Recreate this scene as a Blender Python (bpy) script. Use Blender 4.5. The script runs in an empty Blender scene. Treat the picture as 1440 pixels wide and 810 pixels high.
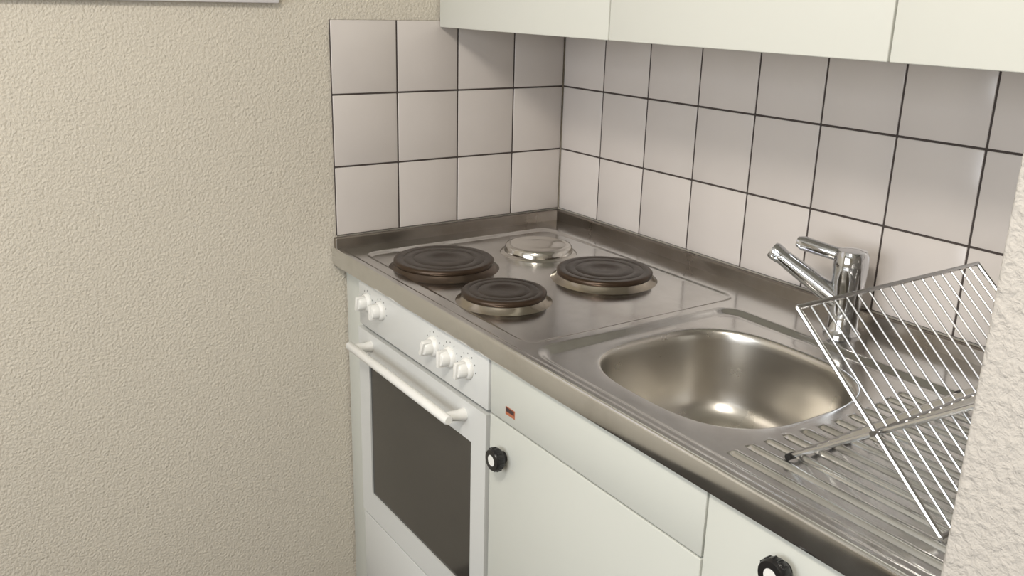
import bpy, bmesh, math, random
import numpy as np
from mathutils import Vector, Matrix
random.seed(3)
sc=bpy.context.scene
try:
    sc.view_settings.view_transform='Standard'
except Exception: pass
COL=bpy.context.collection

# ---------------------------------------------------------------- materials
def newmat(name):
    m=bpy.data.materials.new(name); m.use_nodes=True
    nt=m.node_tree; b=nt.nodes['Principled BSDF']; return m,nt,b
def N(nt,t,**kw):
    n=nt.nodes.new(t)
    for k,v in kw.items():
        if k in n.inputs: n.inputs[k].default_value=v
        else: setattr(n,k,v)
    return n
def coords(nt): return N(nt,'ShaderNodeTexCoord').outputs['Object']
def simple(name,col,rough=.4,metal=0,noise=.04,nscale=6,bump=0,bscale=200,spec=.5,coat=0):
    m,nt,b=newmat(name); L=nt.links; c=coords(nt)
    n=N(nt,'ShaderNodeTexNoise',Scale=nscale,Detail=4); L.new(c,n.inputs['Vector'])
    r=N(nt,'ShaderNodeMix',data_type='RGBA'); r.inputs[6].default_value=(*[x*(1-noise) for x in col],1); r.inputs[7].default_value=(*[min(1,x*(1+noise)) for x in col],1)
    L.new(n.outputs['Fac'],r.inputs[0]); L.new(r.outputs[2],b.inputs['Base Color'])
    b.inputs['Roughness'].default_value=rough; b.inputs['Metallic'].default_value=metal
    b.inputs['Specular IOR Level'].default_value=spec; b.inputs['Coat Weight'].default_value=coat
    if bump:
        n2=N(nt,'ShaderNodeTexNoise',Scale=bscale,Detail=2); L.new(c,n2.inputs['Vector'])
        bp=N(nt,'ShaderNodeBump',Strength=bump,Distance=.002); L.new(n2.outputs['Fac'],bp.inputs['Height']); L.new(bp.outputs[0],b.inputs['Normal'])
    return m
def plaster(name,col,s=1.0,st=.6,dist=.0045):
    m,nt,b=newmat(name); L=nt.links; c=coords(nt)
    n=N(nt,'ShaderNodeTexNoise',Scale=165*s,Detail=3,Roughness=.6,Distortion=.3); L.new(c,n.inputs['Vector'])
    v=N(nt,'ShaderNodeTexVoronoi',Scale=210*s,feature='SMOOTH_F1'); L.new(c,v.inputs['Vector'])
    a=N(nt,'ShaderNodeMath',operation='MULTIPLY_ADD'); a.inputs[1].default_value=-.35; L.new(v.outputs['Distance'],a.inputs[0]); L.new(n.outputs['Fac'],a.inputs[2])
    bp=N(nt,'ShaderNodeBump',Strength=st,Distance=dist); L.new(a.outputs[0],bp.inputs['Height']); L.new(bp.outputs[0],b.inputs['Normal'])
    n3=N(nt,'ShaderNodeTexNoise',Scale=2.2,Detail=3); L.new(c,n3.inputs['Vector'])
    mx=N(nt,'ShaderNodeMix',data_type='RGBA'); mx.inputs[6].default_value=(*[x*.95 for x in col],1); mx.inputs[7].default_value=(*[x*1.04 for x in col],1)
    L.new(n3.outputs['Fac'],mx.inputs[0]); L.new(mx.outputs[2],b.inputs['Base Color'])
    b.inputs['Roughness'].default_value=.85; b.inputs['Specular IOR Level'].default_value=.2
    return m
def steel(name,col,rough,stain=0.0,staincol=(.16,.11,.07),var=1.0,sscale=5.5):
    m,nt,b=newmat(name); L=nt.links; c=coords(nt)
    n=N(nt,'ShaderNodeTexNoise',Scale=9,Detail=6,Roughness=.6); L.new(c,n.inputs['Vector'])
    mp=N(nt,'ShaderNodeMapping'); mp.inputs['Scale'].default_value=(14,420,60); L.new(c,mp.inputs['Vector'])
    br=N(nt,'ShaderNodeTexNoise',Scale=1.0,Detail=3); L.new(mp.outputs[0],br.inputs['Vector'])
    rr=N(nt,'ShaderNodeMapRange'); rr.inputs[1].default_value=.3; rr.inputs[2].default_value=.75; rr.inputs[3].default_value=rough*(1-.3*var); rr.inputs[4].default_value=rough*(1+.5*var)
    L.new(n.outputs['Fac'],rr.inputs[0]); L.new(rr.outputs[0],b.inputs['Roughness'])
    n2=N(nt,'ShaderNodeTexNoise',Scale=sscale,Detail=7 if var==1 else 2,Roughness=.65); L.new(c,n2.inputs['Vector'])
    cr=N(nt,'ShaderNodeMapRange'); cr.inputs[1].default_value=.48; cr.inputs[2].default_value=.75; cr.inputs[3].default_value=0; cr.inputs[4].default_value=stain
    L.new(n2.outputs['Fac'],cr.inputs[0])
    mx=N(nt,'ShaderNodeMix',data_type='RGBA'); mx.inputs[6].default_value=(*col,1); mx.inputs[7].default_value=(*staincol,1)
    L.new(cr.outputs[0],mx.inputs[0]); L.new(mx.outputs[2],b.inputs['Base Color'])
    b.inputs['Metallic'].default_value=1
    bp=N(nt,'ShaderNodeBump',Strength=.05*var,Distance=.001); L.new(br.outputs['Fac'],bp.inputs['Height']); L.new(bp.outputs[0],b.inputs['Normal'])
    return m
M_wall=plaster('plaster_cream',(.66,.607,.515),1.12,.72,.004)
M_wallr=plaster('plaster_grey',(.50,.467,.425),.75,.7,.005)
M_tile=simple('glazed_tile',(.645,.595,.56),.2,noise=.05,nscale=5,bump=.03,bscale=40)
M_grout=simple('grout_dark',(.065,.052,.047),.9)
M_white=simple('cabinet_white',(.59,.60,.55),.35,noise=.02,nscale=3)
M_upper=simple('upper_cabinet_white',(.70,.70,.635),.35,noise=.02,nscale=3)
M_oven=simple('oven_enamel',(.65,.655,.635),.25,noise=.02)
M_gap=simple('dark_gap',(.02,.018,.016),.8)
M_glass=simple('oven_glass',(.040,.036,.031),.12,noise=.35,nscale=3,spec=.8)
M_knob=simple('knob_white',(.80,.79,.75),.3)
M_blk=simple('knob_black',(.012,.011,.011),.3)
M_steel=steel('brushed_steel',(.72,.72,.71),.16,.40,(.25,.20,.16))
M_lip=steel('dull_steel_dark_reflection',(.30,.27,.24),.30,.5,(.12,.09,.06))  # upstand steel: its dark brownish reflection is put into the base colour
M_bowl=steel('sink_steel',(.62,.595,.55),.28,.5,(.44,.35,.21),var=.25,sscale=3)
M_chrome=simple('chrome',(.66,.67,.69),.08,metal=1,noise=.05)
M_wire=simple('rack_wire',(.62,.62,.62),.2,metal=1)
M_iron=simple('hotplate_iron',(.050,.039,.032),.32,metal=.4,noise=.6,nscale=12,bump=.2,bscale=120)
M_rust=simple('hotplate_burnt',(.060,.038,.024),.32,metal=.6,noise=.6,nscale=15)
M_ring=simple('hotplate_ring',(.42,.38,.32),.2,metal=1,noise=.35,nscale=20)
M_ringd=simple('hotplate_ring_stained',(.13,.10,.08),.3,metal=1,noise=.5,nscale=20)
M_cover=simple('hotplate_cover_steel',(.66,.64,.60),.15,metal=1,noise=.1,nscale=20)
M_floor=simple('floor_lino',(.05,.045,.04),.5,noise=.25,nscale=8)
M_ceil=simple('ceiling_white',(.75,.73,.68),.9)
M_sticker=simple('sticker_orange',(.42,.13,.06),.5)
M_stk2=simple('sticker_dark',(.06,.03,.03),.5)
M_frame=simple('frame_white',(.75,.72,.74),.4)

# ---------------------------------------------------------------- helpers
def finish(bm,name,mats,parent=None,ang=.6,smooth=True):
    bmesh.ops.recalc_face_normals(bm,faces=bm.faces)
    for f in bm.faces: f.smooth=smooth
    for e in bm.edges:
        if len(e.link_faces)==2 and e.calc_face_angle(0)>ang: e.smooth=False
    me=bpy.data.meshes.new(name); bm.to_mesh(me); bm.free()
    for m in (mats if isinstance(mats,(list,tuple)) else [mats]): me.materials.append(m)
    o=bpy.data.objects.new(name,me); COL.objects.link(o)
    if parent: o.parent=parent
    return o
def empty(name):
    o=bpy.data.objects.new(name,None); COL.objects.link(o); return o
def addbox(bm,x0,x1,y0,y1,z0,z1,bev=0,seg=2,mi=0):
    t=bmesh.new(); bmesh.ops.create_cube(t,size=1)
    for v in t.verts:
        v.co=Vector(((x0+x1)/2+v.co.x*(x1-x0),(y0+y1)/2+v.co.y*(y1-y0),(z0+z1)/2+v.co.z*(z1-z0)))
    if bev: bmesh.ops.bevel(t,geom=t.edges[:],offset=bev,segments=seg,profile=.5,affect='EDGES')
    for f in t.faces: f.material_index=mi
    me=bpy.data.meshes.new('tmp'); t.to_mesh(me); t.free(); bm.from_mesh(me); bpy.data.meshes.remove(me)
def box(name,x0,x1,y0,y1,z0,z1,mat,bev=0,parent=None,seg=2):
    bm=bmesh.new(); addbox(bm,x0,x1,y0,y1,z0,z1,bev,seg); return finish(bm,name,mat,parent,ang=.9 if bev else .6)
def lathe(bm,prof,origin,axis=(0,0,1),n=64,mis=None):
    axis=Vector(axis).normalized(); q=Vector((0,0,1)).rotation_difference(axis); o=Vector(origin)
    rings=[]
    for r,h in prof:
        if r<1e-6: rings.append([bm.verts.new(o+q@Vector((0,0,h)))])
        else: rings.append([bm.verts.new(o+q@Vector((r*math.cos(2*math.pi*i/n),r*math.sin(2*math.pi*i/n),h))) for i in range(n)])
    for k in range(len(rings)-1):
        a,b=rings[k],rings[k+1]; mi=mis[k] if mis else 0
        for i in range(n):
            j=(i+1)%n
            if len(a)==1 and len(b)==1: continue
            if len(a)==1: f=bm.faces.new((a[0],b[i],b[j]))
            elif len(b)==1: f=bm.faces.new((a[i],a[j],b[0]))
            else: f=bm.faces.new((a[i],a[j],b[j],b[i]))
            f.material_index=mi
def tube(bm,pts,r,n=10,mi=0,rs=None):
    pts=[Vector(p) for p in pts]; rings=[]
    up=None
    for i,p in enumerate(pts):
        d=(pts[min(i+1,len(pts)-1)]-pts[max(i-1,0)]).normalized()
        if up is None:
            up=Vector((0,0,1)) if abs(d.z)<.9 else Vector((1,0,0))
        s=d.cross(up).normalized(); up=s.cross(d).normalized()
        rr=rs[i] if rs else r
        rings.append([bm.verts.new(p+s*rr*math.cos(2*math.pi*k/n)+up*rr*math.sin(2*math.pi*k/n)) for k in range(n)])
    for a,b in zip(rings,rings[1:]):
        for k in range(n):
            f=bm.faces.new((a[k],a[(k+1)%n],b[(k+1)%n],b[k])); f.material_index=mi
    for rg in (rings[0],rings[-1]):
        f=bm.faces.new(rg); f.material_index=mi

XR=1.455; YP=-.70; ZC=.925; ZL=.95; YF=-.605
H=2.45; RX=3.4; RY=-3.2
# ---------------------------------------------------------------- room shell
box('floor',-.15,RX+.15,RY-.15,.15,-.1,0,M_floor)
box('ceiling',-.15,RX+.15,RY-.15,.15,H,H+.1,M_ceil)
box('wall_left',-.15,-.005,RY-.15,.15,0,H,M_wall)
box('wall_back',-.005,XR,-.0+.005,.15,0,H,M_wall)
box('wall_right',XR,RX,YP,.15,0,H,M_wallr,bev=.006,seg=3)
box('wall_east',RX,RX+.15,RY,YP,0,H,M_wall)
wx0,wx1,wz0,wz1=.5,2.3,.95,2.15
bm=bmesh.new()
addbox(bm,-.005,wx0,RY-.15,RY,0,H); addbox(bm,wx1,RX,RY-.15,RY,0,H); addbox(bm,wx0,wx1,RY-.15,RY,0,wz0); addbox(bm,wx0,wx1,RY-.15,RY,wz1,H)
finish(bm,'wall_front',M_wall)
bm=bmesh.new()
for a in ((wx0,wx0+.06,wz0,wz1),(wx1-.06,wx1,wz0,wz1),(wx0+.06,wx1-.06,wz0,wz0+.06),(wx0+.06,wx1-.06,wz1-.06,wz1),((wx0+wx1)/2-.04,(wx0+wx1)/2+.04,wz0+.06,wz1-.06)):
    addbox(bm,a[0],a[1],RY-.10,RY-.04,a[2],a[3],.004)
finish(bm,'window_1',M_frame)

# ---------------------------------------------------------------- tiles
g=.0018
bm=bmesh.new()
cols=[0,.143,.293,.443,.593]; rows=[.951,1.10,1.25,1.40]
for a,b in zip(cols,cols[1:]):
    for c,d in zip(rows,rows[1:]):
        addbox(bm,-.0045,0,-b+g,-a-g,c+g,d-g,.0012,2)
addbox(bm,-.0048,-.0012,-.5925,-.001,.952,1.3985,0,1,1)
finish(bm,'backsplash_tiles',[M_tile,M_grout],ang=.9)
bm=bmesh.new()
xs=[.001]+[.1515+.15*i for i in range(9)]+[XR-.002]
for a,b in zip(xs,xs[1:]):
    for c,d in zip(rows,rows[1:]):
        addbox(bm,a+g,b-g,0,.0045,c+g,d-g,.0012,2)
addbox(bm,.001,XR-.002,.0012,.0048,.952,1.3985,0,1,1)
finish(bm,'backsplash_tiles',[M_tile,M_grout],ang=.9)

# ---------------------------------------------------------------- countertop height field
def ss(t): t=np.clip(t,0,1); return t*t*(3-2*t)
def rrect(x,y,x0,x1,y0,y1,r):
    cx,cy=(x0+x1)/2,(y0+y1)/2; hx,hy=(x1-x0)/2-r,(y1-y0)/2-r
    dx=np.abs(x-cx)-hx; dy=np.abs(y-cy)-hy
    return np.hypot(np.maximum(dx,0),np.maximum(dy,0))+np.minimum(np.maximum(dx,dy),0)-r
X0,X1=.012,XR-.003
PX0,PX1,PY0,PY1=.724,1.092,-.548,-.168
SD=.009
xsg=np.unique(np.round(np.concatenate([np.arange(.012,PX0-.001,.004),np.arange(PX0,PX1-.001,.004),np.arange(PX1,X1,.004),[X1]]),5))
ysg=np.unique(np.round(np.concatenate([np.arange(-.600,PY0-.001,.002),np.arange(PY0,PY1-.001,.002),np.arange(PY1,-.012,.002),[-.012]]),5))
ribs=[-.540+.0315*i for i in range(12)]
GX,GY=np.meshgrid(xsg,ysg,indexing='ij')
Z=np.full(GX.shape,ZC)
d1=rrect(GX,GY,.065,.682,-.565,-.08,.035); Z-= .004*ss(-d1/.010)
d2=rrect(GX,GY,.700,XR-.03,-.578,-.132,.045); Z-= SD*ss(-d2/.018)
for k,ry in enumerate(ribs):
    xe=1.100+ .006*(1-math.cos(k*.5))
    dd=np.hypot(np.maximum(np.maximum(xe-GX,GX-1.385),0),GY-ry)
    Z+= .0048*np.sqrt(np.clip(1-(dd/.0065)**2,0,1))
Z+= .0022*ss((-.587-GY)/.005)*1.0
nx,ny=GX.shape
verts=[(float(GX[i,j]),float(GY[i,j]),float(Z[i,j])) for i in range(nx) for j in range(ny)]
faces=[]
for i in range(nx-1):
    mx=(xsg[i]+xsg[i+1])/2
    for j in range(ny-1):
        my=(ysg[j]+ysg[j+1])/2
        if PX0<mx<PX1 and PY0<my<PY1: continue
        faces.append((i*ny+j,(i+1)*ny+j,(i+1)*ny+j+1,i*ny+j+1))
me=bpy.data.meshes.new('t'); me.from_pydata(verts,[],faces)
bm=bmesh.new(); bm.from_mesh(me)
for v in [v for v in bm.verts if not v.link_faces]: bm.verts.remove(v)
z0=ZC+.0022
prof=[(-.600,z0),(-.6025,z0-.0006),(-.6042,z0-.002),(-.605,z0-.0045),(-.6052,.905),(-.6046,.894),(-.6030,.8895),(-.600,.888),(-.585,.888),(-.585,.90)]
pa=[bm.verts.new((.0,y,z)) for y,z in prof]; pb=[bm.verts.new((X1,y,z)) for y,z in prof]
for k in range(len(prof)-1): bm.faces.new((pa[k],pb[k],pb[k+1],pa[k+1]))
bm.faces.new(pa)
for f in bm.faces: f.material_index=0
addbox(bm,.0,X1,-.013,.0,.885,ZL,.003,3,1)
addbox(bm,.0,.013,-.601,-.0,.885,ZL,.003,3,1)
top=finish(bm,'stainless_countertop',[M_steel,M_lip])

# sink bowl
bm=bmesh.new()
cx,cy,a_,b_=.908,-.357,.172,.168
NA=160; zr=ZC-SD
angs=sorted(set([2*math.pi*i/NA for i in range(NA)]+[math.atan2(y-cy,x-cx)%(2*math.pi) for x in (PX0,PX1) for y in (PY0,PY1)]))
def se(t,s,n=2.9,sx=0):
    c,si=math.cos(t),math.sin(t); r=(abs(c/a_)**n+abs(si/b_)**n)**(-1/n)*s; return cx+r*c,cy+r*si
def rc(t):
    c,si=math.cos(t),math.sin(t); r=1e9
    if c>1e-9: r=min(r,(PX1-cx)/c)
    if c<-1e-9: r=min(r,(PX0-cx)/c)
    if si>1e-9: r=min(r,(PY1-cy)/si)
    if si<-1e-9: r=min(r,(PY0-cy)/si)
    return cx+r*c,cy+r*si
spec=[(1.035,0),(1.02,-.0003),(1.005,-.0015),(.99,-.005),(.982,-.010),(.975,-.02),(.955,-.06),(.93,-.10),(.90,-.122),(.86,-.137),(.79,-.148),(.71,-.153),(.6,-.156),(.4,-.159),(.2,-.162)]
rings=[[bm.verts.new((*rc(t),zr)) for t in angs]]
for s,dz in spec:
    nexp=2.9 if s>.5 else 2.2
    rings.append([bm.verts.new((*se(t,s,nexp),zr+dz)) for t in angs])
n=len(angs)
for A,B in zip(rings,rings[1:]):
    for i in range(n): bm.faces.new((A[i],A[(i+1)%n],B[(i+1)%n],B[i]))
bm.faces.new(rings[-1])
for f in bm.faces:
    if min(v.co.z for v in f.verts)>zr-.004: f.material_index=2
lathe(bm,[(.040,.002),(.038,.004),(.030,.003),(.026,-.001),(0,-.001)],(cx,cy,zr-.162),n=40,mis=[1]*4)
sink=finish(bm,'kitchen_sink',[M_bowl,M_chrome,M_steel],ang=.9)

# ---------------------------------------------------------------- hob
hob=empty('electric_hob')
def plate(nm,x,y,R,kind,ring=None):
    bm=bmesh.new(); z=ZC-.004
    if kind=='dark':
        pr=[(R+.008,0),(R+.006,.0015),(R+.001,.004),(R-.002,.009),(R-.0035,.0105),(R-.004,.0095),(R-.0045,.010),(R-.003,.012),(R-.0025,.017),(R-.005,.0195),(R-.009,.020),
            (R*.80,.0198),(R*.79,.0192),(R*.78,.0198),(R*.60,.0198),(R*.59,.0192),(R*.58,.0198),(.028,.0198),(.025,.0185),(.0,.0183)]
        mi=[0]*6+[2,2,2,2]+[1]*9
        lathe(bm,pr,(x,y,z),n=96,mis=mi)
        return finish(bm,nm,[ring or M_ring,M_iron,M_rust],hob,ang=1.0)
    pr=[(R+.012,0),(R+.010,.002),(R+.003,.004),(R+.001,.014),(R-.002,.018),(R-.008,.0195),(R-.014,.0185),(R*.55,.0180),(R*.5,.0188),(.012,.0188),(0,.0185)]
    lathe(bm,pr,(x,y,z),n=96)
    return finish(bm,nm,[M_cover],hob,ang=1.0)
plate('hotplate_1',.228,-.458,.105,'dark',M_ringd); plate('hotplate_2',.226,-.220,.072,'cover')
plate('hotplate_3',.450,-.219,.098,'dark'); plate('hotplate_4',.466,-.468,.081,'dark')

# ---------------------------------------------------------------- base units
YB=-.594
def knob_black(x,z,par):
    bm=bmesh.new()
    lathe(bm,[(.010,0),(.010,.006),(.0175,.009),(.0195,.013),(.0195,.022),(.0175,.0255),(.010,.0262),(.0095,.0255),(0,.0255)],(x,YB,z),(0,-1,0),40,[0]*7+[1])
    for k in range(14):
        t=2*math.pi*k/14
        lathe(bm,[(.0022,.013),(.0022,.0215),(0,.0225)],(x+.0186*math.cos(t),YB,z+.0186*math.sin(t)),(0,-1,0),8)
    finish(bm,'knob',[M_blk,M_knob],par)
def cabinet(name,x0,x1,fronts,knob):
    p=empty(name)
    bm=bmesh.new()
    addbox(bm,x0+.001,x0+.017,YB+.021,-.02,.10,.885); addbox(bm,x1-.017,x1-.001,YB+.021,-.02,.10,.885)
    addbox(bm,x0+.017,x1-.017,YB+.021,-.02,.10,.118); addbox(bm,x0,x1,YB+.06,YB+.075,0,.10)
    addbox(bm,x0+.017,x1-.017,YB+.022,YB+.03,.118,.885,0,1,1)
    finish(bm,'carcass',[M_white,M_gap],p)
    for i,(z0,z1) in enumerate(fronts):
        box('front_%d'%(i+1),x0+.0018,x1-.0018,YB,YB+.019,z0,z1,M_white,.0012,p)
    knob_black(*knob,p); return p
c1=cabinet('base_cabinet',.620,1.111,[(.7905,.884),(.105,.7875)],(.666,.727))
bm=bmesh.new(); addbox(bm,.668,.694,YB-.0006,YB,.806,.820); addbox(bm,.670,.692,YB-.0009,YB-.0005,.8115,.8185,0,1,1)
finish(bm,'sticker',[M_sticker,M_stk2],c1)
cabinet('base_cabinet',1.111,XR-.004,[(.105,.884)],(1.234,.847))
box('filler_panel',.001,.102,YB+.02,YB+.038,.0,.886,M_white,.001)

# ---------------------------------------------------------------- oven
ov=empty('built_in_oven'); ox0,ox1=.108,.616
bm=bmesh.new(); addbox(bm,ox0,ox1,YB+.022,-.05,.08,.884); finish(bm,'oven_body',M_gap,ov)
box('control_panel',ox0+.002,ox1-.001,YB-.001,YB+.02,.789,.884,M_oven,.002,ov)
dz0,dz1=.345,.782; gx0,gx1,gz0,gz1=.158,.568,.405,.712
bm=bmesh.new()
yd0,yd1=YB-.004,YB+.02
def frame(bm,x0,x1,z0,z1,gx0,gx1,gz0,gz1,y0,y1):
    O=[(x0,z0),(x1,z0),(x1,z1),(x0,z1)]; I=[(gx0,gz0),(gx1,gz0),(gx1,gz1),(gx0,gz1)]
    vo=[bm.verts.new((x,y0,z)) for x,z in O]; vi=[bm.verts.new((x,y0,z)) for x,z in I]
    vob=[bm.verts.new((x,y1,z)) for x,z in O]; vib=[bm.verts.new((x,y0+.004,z)) for x,z in I]
    for k in range(4):
        l=(k+1)%4
        bm.faces.new((vo[k],vo[l],vi[l],vi[k])); bm.faces.new((vo[k],vo[l],vob[l],vob[k])); bm.faces.new((vi[k],vi[l],vib[l],vib[k]))
frame(bm,ox0+.002,ox1-.001,dz0,dz1,gx0,gx1,gz0,gz1,yd0,yd1)
finish(bm,'door_frame',M_oven,ov,smooth=False)
bm=bmesh.new(); addbox(bm,gx0,gx1,yd0+.0035,yd0+.008,gz0,gz1)
finish(bm,'door_glass',M_glass,ov)
bm=bmesh.new()
hy=YB-.045
hx0,hx1,hz=.152,.562,.760
tube(bm,[(hx0,hy,hz),(hx0+.003,hy,hz),(hx1-.003,hy,hz),(hx1,hy,hz)],.0085,16,rs=[.007,.0088,.0088,.007])
for hx in (hx0+.018,hx1-.018):
    tube(bm,[(hx,hy,hz),(hx,yd0-.015,hz-.004),(hx,yd0,hz-.005)],.009,12,rs=[.008,.0095,.012])
finish(bm,'door_handle',M_knob,ov)
box('lower_drawer',ox0+.002,ox1-.001,YB-.002,YB+.02,.10,.338,M_oven,.0015,ov)
KX=(.152,.214,.430,.490,.550)
for i,kx in enumerate(KX):
    bm=bmesh.new(); kz=.846-.003*(i>1)
    lathe(bm,[(.0195,0),(.0195,.003),(.0175,.006),(.0145,.008),(.0135,.020),(.0115,.0225),(0,.0225)],(kx,YB-.001,kz),(0,-1,0),40)
    a=(.2,-.1,.4,0,.15)[i]
    n0=len(bm.verts); addbox(bm,-.0045,.0045,-.027,-.006,-.0155,.0155,.002)
    bm.verts.ensure_lookup_table()
    R_=Matrix.Rotation(a,4,'Y')
    for v in bm.verts[n0:]: v.co=R_@v.co+Vector((kx,YB-.001,kz))
    finish(bm,'oven_knob_%d'%(i+1),M_knob,ov)
bm=bmesh.new()
for kx in KX:
    for t in range(-3,4):
        aa=t*.55; addbox(bm,kx+.0255*math.sin(aa)-.0007,kx+.0255*math.sin(aa)+.0007,YB-.0014,YB-.001,.845+.0255*math.cos(aa)-.0012,.845+.0255*math.cos(aa)+.0012)
finish(bm,'dial_marks',M_gap,ov)

# ---------------------------------------------------------------- wall cabinets
def wcab(x0,x1):
    p=empty('wall_cabinet')
    box('carcass',x0+.0005,x1-.0005,-.320,-.001,1.39,2.05,M_upper,.001,p)
    box('door',x0+.0015,x1-.0015,-.340,-.3215,1.385,2.05,M_upper,.0015,p)
wcab(.0,.569); wcab(.569,1.097); wcab(1.097,XR-.002)

# ---------------------------------------------------------------- faucet
fx,fy=.905,-.078
bm=bmesh.new()
lathe(bm,[(.031,0),(.031,.004),(.027,.008),(.0245,.012),(.0245,.075),(.0255,.078),(.0255,.083),(.0265,.086),(.0285,.120),(.0275,.136),(.023,.144),(.010,.147),(0,.1475)],(fx,fy,ZC),n=48)
tip=Vector((.786,-.135,1.052)); base=Vector((fx-.005,fy-.004,.980))
d=tip-base
pts=[base+d*t for t in (0,.15,.5,.85,.93)]; rs=[.0195,.0185,.016,.0135,.0135]
tube(bm,pts,.01,20,rs=rs)
e=base+d*.93
tube(bm,[e-d.normalized()*.012,e+d.normalized()*.004,e+d.normalized()*.008],.014,20,rs=[.0145,.0155,.0135])
lathe(bm,[(.0135,0),(.0135,.012),(.0115,.014),(.0105,.010),(0,.010)],e-d.normalized()*.004+Vector((0,0,.004)),(0.1,-.1,-1),24)
l0=Vector((fx,fy,ZC+.130)); l1=Vector((.818,-.108,1.068))
dl=l1-l0
tube(bm,[l0,l0+dl*.3,l0+dl*.9,l1],.01,16,rs=[.015,.0115,.0125,.009])
finish(bm,'kitchen_faucet',M_chrome)

# ---------------------------------------------------------------- dish rack
bm=bmesh.new()
ya,yb=-.505,-.128; zf=ZC-SD+.0045
A0=Vector((1.138,0,1.113)); A1=Vector((1.352,0,zf+.003)); B0=Vector((1.150,0,zf+.003)); B1=Vector((1.405,0,1.108))
def P(v,y): return (v.x,y,v.z)
for y in (ya,yb): tube(bm,[P(A0,y),P(A0.lerp(A1,.5),y),P(A1,y)],.0030,8)
for v in (A0,A1): tube(bm,[P(v,ya-.001),P(v,yb+.001)],.0030,8)
ya2,yb2=ya+.007,yb-.007
for y in (ya2,yb2): tube(bm,[P(B0,y),P(B1,y)],.0030,8)
for v in (B0,B1): tube(bm,[P(v,ya2),P(v,yb2)],.0030,8)
nw=17
for k in range(1,nw):
    y=ya+(yb-ya)*k/nw
    tube(bm,[P(A0,y),P(A1,y)],.0015,6)
    y2=y+(yb-ya)/nw*.5
    if y2<yb2: tube(bm,[P(B0,y2),P(B1,y2)],.0015,6)
C=Vector((1.260,0,1.004)); tube(bm,[P(C,ya-.006),P(C,yb+.006)],.0035,8)
for y in (ya2,yb2): tube(bm,[P(B0,y-.006),P(B0,y+.006)],.0045,10,mi=1)
finish(bm,'dish_drying_rack',[M_wire,M_blk])

bm=bmesh.new(); addbox(bm,-.005,.012,-1.75,-.698,1.428,1.98,.003); addbox(bm,.012,.014,-1.72,-.728,1.458,1.95)
finish(bm,'wall_board',[M_frame])

# ---------------------------------------------------------------- lights
lamp=empty('ceiling_lamp')
bm=bmesh.new(); lathe(bm,[(.0,-.06),(.10,-.058),(.16,-.045),(.18,-.02),(.18,0)],(1.55,-1.75,H),n=48)
m,nt,b=newmat('lamp_glass'); b.inputs['Emission Color'].default_value=(1,.9,.75,1); b.inputs['Emission Strength'].default_value=4; b.inputs['Base Color'].default_value=(.9,.9,.85,1)
o=finish(bm,'shade',m,lamp)
def area(name,loc,tgt,sx,sy,e,col):
    l=bpy.data.lights.new(name,'AREA'); l.shape='RECTANGLE'; l.size=sx; l.size_y=sy; l.energy=e; l.color=col
    o=bpy.data.objects.new(name,l); COL.objects.link(o); o.location=loc
    o.rotation_euler=(Vector(tgt)-Vector(loc)).to_track_quat('-Z','Y').to_euler(); return o
area('lamp_light',(1.55,-1.75,H-.08),(1.2,-1.2,0),.4,.4,28,(1,.94,.85))
area('window_light',((wx0+wx1)/2,RY+.02,(wz0+wz1)/2),(1.4,0,1.2),1.7,1.1,36,(.94,.97,1.0))
w=bpy.data.worlds.new('World'); sc.world=w; w.use_nodes=True
w.node_tree.nodes['Background'].inputs[0].default_value=(.75,.85,1,1); w.node_tree.nodes['Background'].inputs[1].default_value=1.2

# ---------------------------------------------------------------- camera
yaw,pit,rol=-.97353,-.30825,.025247
F=Vector((math.sin(yaw)*math.cos(pit),math.cos(yaw)*math.cos(pit),math.sin(pit)))
R0=Vector((math.cos(yaw),-math.sin(yaw),0)); U0=R0.cross(F)
R=R0*math.cos(rol)+U0*math.sin(rol); U=-R0*math.sin(rol)+U0*math.cos(rol)
cd=bpy.data.cameras.new('camera'); cd.sensor_width=36; cd.lens=36*1277.96/1440; cd.clip_start=.02
co=bpy.data.objects.new('camera',cd); COL.objects.link(co)
Mx=Matrix((( R.x,U.x,-F.x,1.7809),(R.y,U.y,-F.y,-1.3449),(R.z,U.z,-F.z,1.4475),(0,0,0,1)))
co.matrix_world=Mx; sc.camera=co
